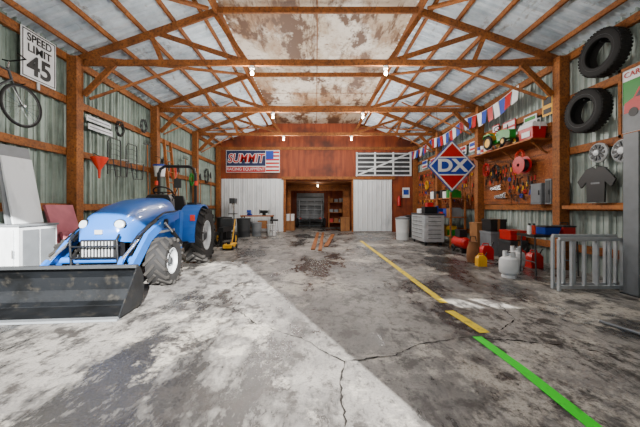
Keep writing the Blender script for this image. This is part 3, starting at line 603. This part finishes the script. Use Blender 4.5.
dia(R,c.y,c.y+0.04,bl);dia(R*0.96,c.y-0.006,c.y,white)
h=R*0.34
r=R*0.88
def clip(z): return r*(1-abs(z)/(r*1.08))
B.prism([(c.x-clip(-h),c.y-0.014,c.z-h),(c.x-r,c.y-0.014,c.z),(c.x-clip(h),c.y-0.014,c.z+h),(c.x+clip(h),c.y-0.014,c.z+h),(c.x+r,c.y-0.014,c.z),(c.x+clip(-h),c.y-0.014,c.z-h)],(0,0.004,0),bl)
for sg in(1,-1):
    hh=h*1.15*sg;B.prism([(c.x-clip(hh),c.y-0.014,c.z+hh),(c.x,c.y-0.014,c.z+sg*r*1.08),(c.x+clip(hh),c.y-0.014,c.z+hh)],(0,0.004,0),red)
for dx in(-0.35,0.35):B.cyl((c.x+dx,c.y+0.02,c.z+0.36),(c.x+dx,c.y+0.25,4.1),0.006,dsteel)
o=B.done(smooth=False);text('DX',(c.x,c.y-0.018,c.z),'-y',0.5,white,o,sx=1.2,bold=0.018)
xr=4.87
for y,z in((9.3,2.7),(9.9,2.8),(10.6,2.6),(12.2,2.7),(13.6,2.7)):shovel(y,z,xr,1.1)
for y,z,m in((7.0,2.42,orange),(7.95,2.2,black),(9.6,2.2,red),(10.2,2.3,black),(12.9,2.2,yellow),(11.2,2.5,bl),(8.4,2.3,red)):coil(y,z,4.86,0.17,m)
def tool_mass(ya,yb,z0,z1,n):
    B=MB('hand_tool_display');x=4.935
    rows=4
    for rI in range(rows):
        y=ya
        while y<yb:
            z=z1-(z1-z0)*rI/rows-random.uniform(0,0.06); t=random.random(); hc=random.choice([red,black,yellow,orange,bl,woodL,dgrey])
            if t<0.35:
                L=random.uniform(.1,.2);B.cyl((x,y,z),(x,y,z-.1),.015,hc,seg=8);B.cyl((x,y,z-.1),(x,y,z-.1-L),.005,dsteel,seg=6)
            elif t<0.6:
                B.beam((x,y-.03,z-.18),(x,y,z-.05),.015,.012,hc,(1,0,0));B.beam((x,y+.03,z-.18),(x,y,z-.05),.015,.012,hc,(1,0,0));B.beam((x,y,z-.06),(x,y,z+.02),.03,.012,dsteel,(1,0,0))
            elif t<0.8:
                B.tube([(x,y,z),(x,y+.08,z),(x,y+.08,z-.14),(x,y,z-.14)],.009,dsteel,6);B.cyl((x,y,z-.08),(x,y,z-.2),.006,chrome,seg=6)
            else:
                B.torus((x-.01,y+.03,z-.06),(1,0,0),.04,.014,hc,16,6)
            B.cyl((4.952,y,z+.01),(x-.01,y,z+.015),.004,dsteel,seg=5)
            y+=random.uniform(.10,.2)
    B.done()
tool_mass(6.62,7.5,1.45,1.98,0);tool_mass(8.95,11.4,1.3,2.75,0);tool_mass(11.9,14.1,1.2,2.75,0);tool_mass(7.3,8.55,1.95,2.35,0)
def saw(y,z):
    B=MB('hand_saw');x=4.90;B.prism([(x,y,z),(x,y+0.5,z-0.08),(x,y+0.5,z-0.14),(x,y,z-0.15)],(0.004,0,0),chrome);B.torus((x,y-0.06,z-0.08),(1,0,0),0.055,0.015,woodL,18,6);B.done()
saw(7.6,1.62);saw(7.8,1.85)
B=MB('hose_reel');x,y,z=4.7,6.75,2.2
B.cyl((x-0.06,y,z),(x-0.05,y,z),0.2,red,seg=28);B.cyl((x+0.1,y,z),(x+0.11,y,z),0.2,red,seg=28)
for i in range(5):B.torus((x-0.03+i*0.028,y,z),(1,0,0),0.13,0.016,black,24,6)
B.cyl((x-0.06,y,z),(4.95,y,z),0.04,dsteel);B.done()
B=MB('storage_rack');ya,yb=9.2,11.2
for y in(ya,10.2,yb):
    for x in(4.2,4.65):B.bb((x,y,0),(x+0.05,y+0.05,1.7),woodL)
for z in(0.3,0.9,1.5):B.bb((4.18,ya,z),(4.72,yb+0.05,z+0.03),woodL)
for z in(0.33,0.93,1.53):
    y=ya+0.1
    while y<yb-0.2:
        w=random.uniform(0.12,0.3);B.bb((4.27,y,z),(4.6,y+w,z+random.uniform(0.12,0.3)),random.choice([white,bl,red,grey,yellow,black,green,skin]));y+=w+0.04
B.done(smooth=False,bevel=0.003)
B=MB('rolling_tool_chest')
Y0_,Y1_=9.35,10.6
B.bb((3.45,Y0_,0.12),(4.08,Y1_,0.98),alu);B.bb((3.43,Y0_-0.02,0.98),(4.10,Y1_+0.02,1.03),dgrey)
for i in range(6):
    z=0.16+i*0.135
    B.bb((3.435,Y0_+0.04,z),(3.45,Y1_-0.04,z+0.115),rim);B.cyl((3.415,Y0_+0.15,z+0.08),(3.415,Y1_-0.15,z+0.08),0.008,dgrey)
    B.bb((3.49,Y0_-0.012,z),(4.04,Y0_,z+0.115),rim);B.cyl((3.56,Y0_-0.03,z+0.08),(3.97,Y0_-0.03,z+0.08),0.008,dgrey)
for x in(3.52,4.0):
    for y in(Y0_+0.08,Y1_-0.08):B.cyl((x-0.02,y,0.055),(x+0.02,y,0.055),0.055,black);B.bb((x-0.03,y-0.03,0.08),(x+0.03,y+0.03,0.12),dsteel)
B.bb((3.5,9.45,1.032),(3.9,9.75,1.25),dsteel);B.bb((3.5,9.9,1.032),(3.8,10.2,1.18),white);B.cyl((3.95,9.6,1.032),(3.95,9.6,1.28),0.05,bl);B.bb((3.6,9.5,1.25),(3.8,9.7,1.38),red)
B.done(bevel=0.006)
c=FL(404,240);drum(c.x,c.y+0.2,0.25,0.82,white,'trash_can',grey)
drum(3.9,12.2,0.27,0.85,dgrey,'trash_can',black);drum(4.3,12.9,0.28,0.88,bl,'oil_drum')
B=MB('canvas_bag');c=FL(473,262);B.loft([[(c.x+0.13*math.cos(t)*s,c.y+0.1*math.sin(t)*s,z) for t in[i*math.pi/8 for i in range(16)]] for s,z in((0.9,0),(1.1,0.1),(1.0,0.3),(0.7,0.42),(0.75,0.46))],tan);B.tube([(c.x-0.08,c.y,0.44),(c.x-0.05,c.y,0.58),(c.x+0.05,c.y,0.58),(c.x+0.08,c.y,0.44)],0.01,black);B.done()
def gascan(px,py,m,s=1.0,nm='fuel_can'):
    c=FL(px,py);B=MB(nm);B.M=Matrix.Translation(c)@Matrix.Scale(s,4)
    B.loft([[(-.13,-.1,0),(.13,-.1,0),(.13,.1,0),(-.13,.1,0)],[(-.13,-.1,.24),(.13,-.1,.24),(.13,.1,.24),(-.13,.1,.24)],[(-.08,-.06,.32),(.08,-.06,.32),(.08,.06,.32),(-.08,.06,.32)]],m)
    B.tube([(-.09,0,.27),(-.07,0,.37),(.05,0,.37),(.07,0,.29)],0.015,m);B.cyl((.1,0,.25),(.18,0,.4),0.022,black,0.012);B.done(bevel=0.01)
gascan(486,259,red,1.0);gascan(481,266,yellow,0.7,'yellow_fuel_can');gascan(534,267.5,red,0.95);gascan(520,262.5,red,0.85)
def propane(px,py):
    c=FL(px,py);B=MB('propane_tank');r=0.155
    B.lathe([(0,0),(r*.75,0),(r*.75,.04),(r*.6,.05),(r*.9,.08),(r,.13),(r,.27),(r*.9,.33),(r*.5,.37),(0,.38)],c,(0,0,1),white,28)
    for a0 in(0.5,3.6):B.lathe([(r*.62,.33),(r*.62,.46),(r*.58,.46),(r*.58,.33)],c,(0,0,1),white,14,a0,a0+2.2)
    B.cyl(c+Vector((0,0,.36)),c+Vector((0,0,.43)),.025,chrome);B.torus(c+Vector((0,0,.44)),(0,0,1),.028,.01,dgrey,14,6);B.done()
propane(509,277);propane(516,269)
B=MB('folding_table');X0,X1,Y0_,Y1_=3.85,4.72,5.2,5.64
B.bb((X0,Y0_,0.70),(X1,Y1_,0.74),black)
for x in(X0+0.06,X1-0.06):
    B.tube([(x,Y0_+0.05,0.7),(x,Y0_+0.02,0.01),],0.013,dgrey);B.tube([(x,Y1_-0.05,0.7),(x,Y1_-0.02,0.01)],0.013,dgrey);B.tube([(x,Y0_+.03,.25),(x,Y1_-.03,.25)],0.011,dgrey)
B.done()
z=0.742
B=MB('plastic_tote')
B.loft([[(4.12,5.28,z),(4.36,5.28,z),(4.36,5.55,z),(4.12,5.55,z)],[(4.09,5.25,z+.13),(4.39,5.25,z+.13),(4.39,5.58,z+.13),(4.09,5.58,z+.13)]],bl);B.bb((4.08,5.24,z+.13),(4.40,5.59,z+.15),black);B.done(bevel=.008)
B=MB('red_toolbox');B.bb((4.46,5.3,z),(4.68,5.55,z+.13),red);B.bb((4.45,5.29,z+.13),(4.69,5.56,z+.16),dgrey);B.tube([(4.5,5.42,z+.16),(4.5,5.42,z+.21),(4.64,5.42,z+.21),(4.64,5.42,z+.16)],.01,black);B.done(bevel=.006)
B=MB('spray_can');
for x,m in((3.92,white),(4.0,orange)):
    B.cyl((x,5.4,z),(x,5.4,z+.16),.032,m);B.cyl((x,5.4,z+.16),(x,5.4,z+.2),.02,black)
B.done()
def rail(name,p,q,zt,n):
    B=MB(name);p=Vector(p);q=Vector(q)
    for z in(0.06,zt):B.beam(p+Vector((0,0,z)),q+Vector((0,0,z)),0.05,0.05,alu)
    for i in range(n+1):
        r=p.lerp(q,i/n);B.beam(r+Vector((0,0,0.0 if i in(0,n) else 0.06)),r+Vector((0,0,zt)),0.05,0.03,alu,(q-p))
    return B.done(bevel=.004,smooth=False)
a=FL(559,291);c=FL(622,291);rail('aluminium_gate',a,c,0.76,5)
rail('aluminium_gate',a+Vector((0.02,0.14,0)),c+Vector((0.05,0.14,0)),0.80,6)
B=MB('steel_column');x,y=4.42,4.03;B.bb((x,y,0),(x+0.03,y+0.2,2.28),grey);B.bb((x+.17,y,0),(x+.2,y+.2,2.28),grey);B.bb((x+.03,y+.085,0),(x+.17,y+.115,2.28),grey);B.bb((x-.03,y-.03,0),(x+.23,y+.22,.015),dgrey);B.done(smooth=False)
B=MB('metal_pipe');a=FL(600,323);c=FL(650,339);B.cyl(a+Vector((0,0,.02)),c+Vector((0,0,.02)),.015,grey);B.done()
crate((4.68,7.0,0),(0.4,0.45,0.45),dgrey,'storage_bin');crate((4.66,7.7,0),(0.45,0.5,0.6),grey,'storage_bin');crate((4.68,7.0,0.47),(0.36,0.4,0.22),red,'storage_bin');crate((4.64,8.3,0),(0.4,0.4,0.8),skin);crate((4.66,7.7,0.62),(0.4,0.4,0.3),black,'storage_bin')
B=MB('air_compressor');c=Vector((4.0,8.1,0));B.lathe([(0,-.35),(.1,-.33),(.15,-.27),(.15,.27),(.1,.33),(0,.35)],c+Vector((0,0,.27)),(0,1,0),red,24)
B.bb((c.x-.1,c.y-.12,.42),(c.x+.1,c.y+.15,.62),black);B.torus(c+Vector((-.13,.2,.1)),(1,0,0),.07,.03,rubber,20);B.torus(c+Vector((.13,.2,.1)),(1,0,0),.07,.03,rubber,20);B.cyl(c+Vector((-.13,.2,.1)),c+Vector((.13,.2,.1)),.015,dsteel);B.bb((c.x-.1,c.y-.25,0),(c.x+.1,c.y-.2,.16),dsteel);B.tube([(c.x-.1,c.y+.3,.3),(c.x-.1,c.y+.45,.7),(c.x+.1,c.y+.45,.7),(c.x+.1,c.y+.3,.3)],.012,black);B.done()

# ---------------- lights
def bulb(x,y,power,z=4.10):
    B=MB('ceiling_bulb_and_fill');B.cyl((x,y,z),(x,y,z-0.05),0.05,white);B.cyl((x,y,z-0.05),(x,y,z-0.09),0.02,white)
    B.lathe([(0.015,0),(.03,.03),(.036,.055),(.028,.08),(0,.092)],(x,y,z-0.09),(0,0,-1),bulbm,14)
    o=B.done()
    l=bpy.data.lights.new('bulb_and_fill_light','POINT');l.energy=power;l.color=(1,.95,.89);l.shadow_soft_size=0.12
    lo=bpy.data.objects.new('bulb_and_fill_light',l);S.collection.objects.link(lo);lo.location=(x,y,z-0.32);lo.parent=o;lo.matrix_parent_inverse=Matrix.Translation(-o.location)
for y,pw in((3.05,95),(5.98,135),(8.9,180),(11.83,250)):  # second pair is real; other truss bulbs are added to brighten the barn
    for x in(-1.3,1.42):bulb(x,y,pw)
bulb(0.1,15.6,7,2.5);bulb(0.1,17.4,5,2.5)  # added bulbs to light the storage room, no known fixture there
sd=Vector((-0.42,0.907,-0.43))
l=bpy.data.lights.new('sun','SUN');l.energy=34.0;l.angle=math.radians(0.6);l.color=(1,.97,.92)
o=bpy.data.objects.new('sun',l);S.collection.objects.link(o);o.rotation_euler=sd.to_track_quat('-Z','Y').to_euler();o.location=(6,-12,8)
w=bpy.data.worlds.new('sky');S.world=w;w.use_nodes=True;nt=w.node_tree
bg=nt.nodes['Background'];sk=nt.nodes.new('ShaderNodeTexSky')
try:
    sk.sky_type='NISHITA';sk.sun_disc=False;sk.sun_elevation=math.radians(35);sk.sun_rotation=math.radians(155)
except Exception: pass
nt.links.new(sk.outputs[0],bg.inputs[0]);bg.inputs[1].default_value=0.15
cam=bpy.data.cameras.new('camera');cam.lens=F/640*36;cam.sensor_width=36;cam.shift_x=(320-VX)/640;cam.shift_y=-(213.5-VY)/640;cam.clip_end=200
o=bpy.data.objects.new('camera',cam);S.collection.objects.link(o);o.location=(0,0,H);o.rotation_euler=(math.pi/2,0,0);S.camera=o
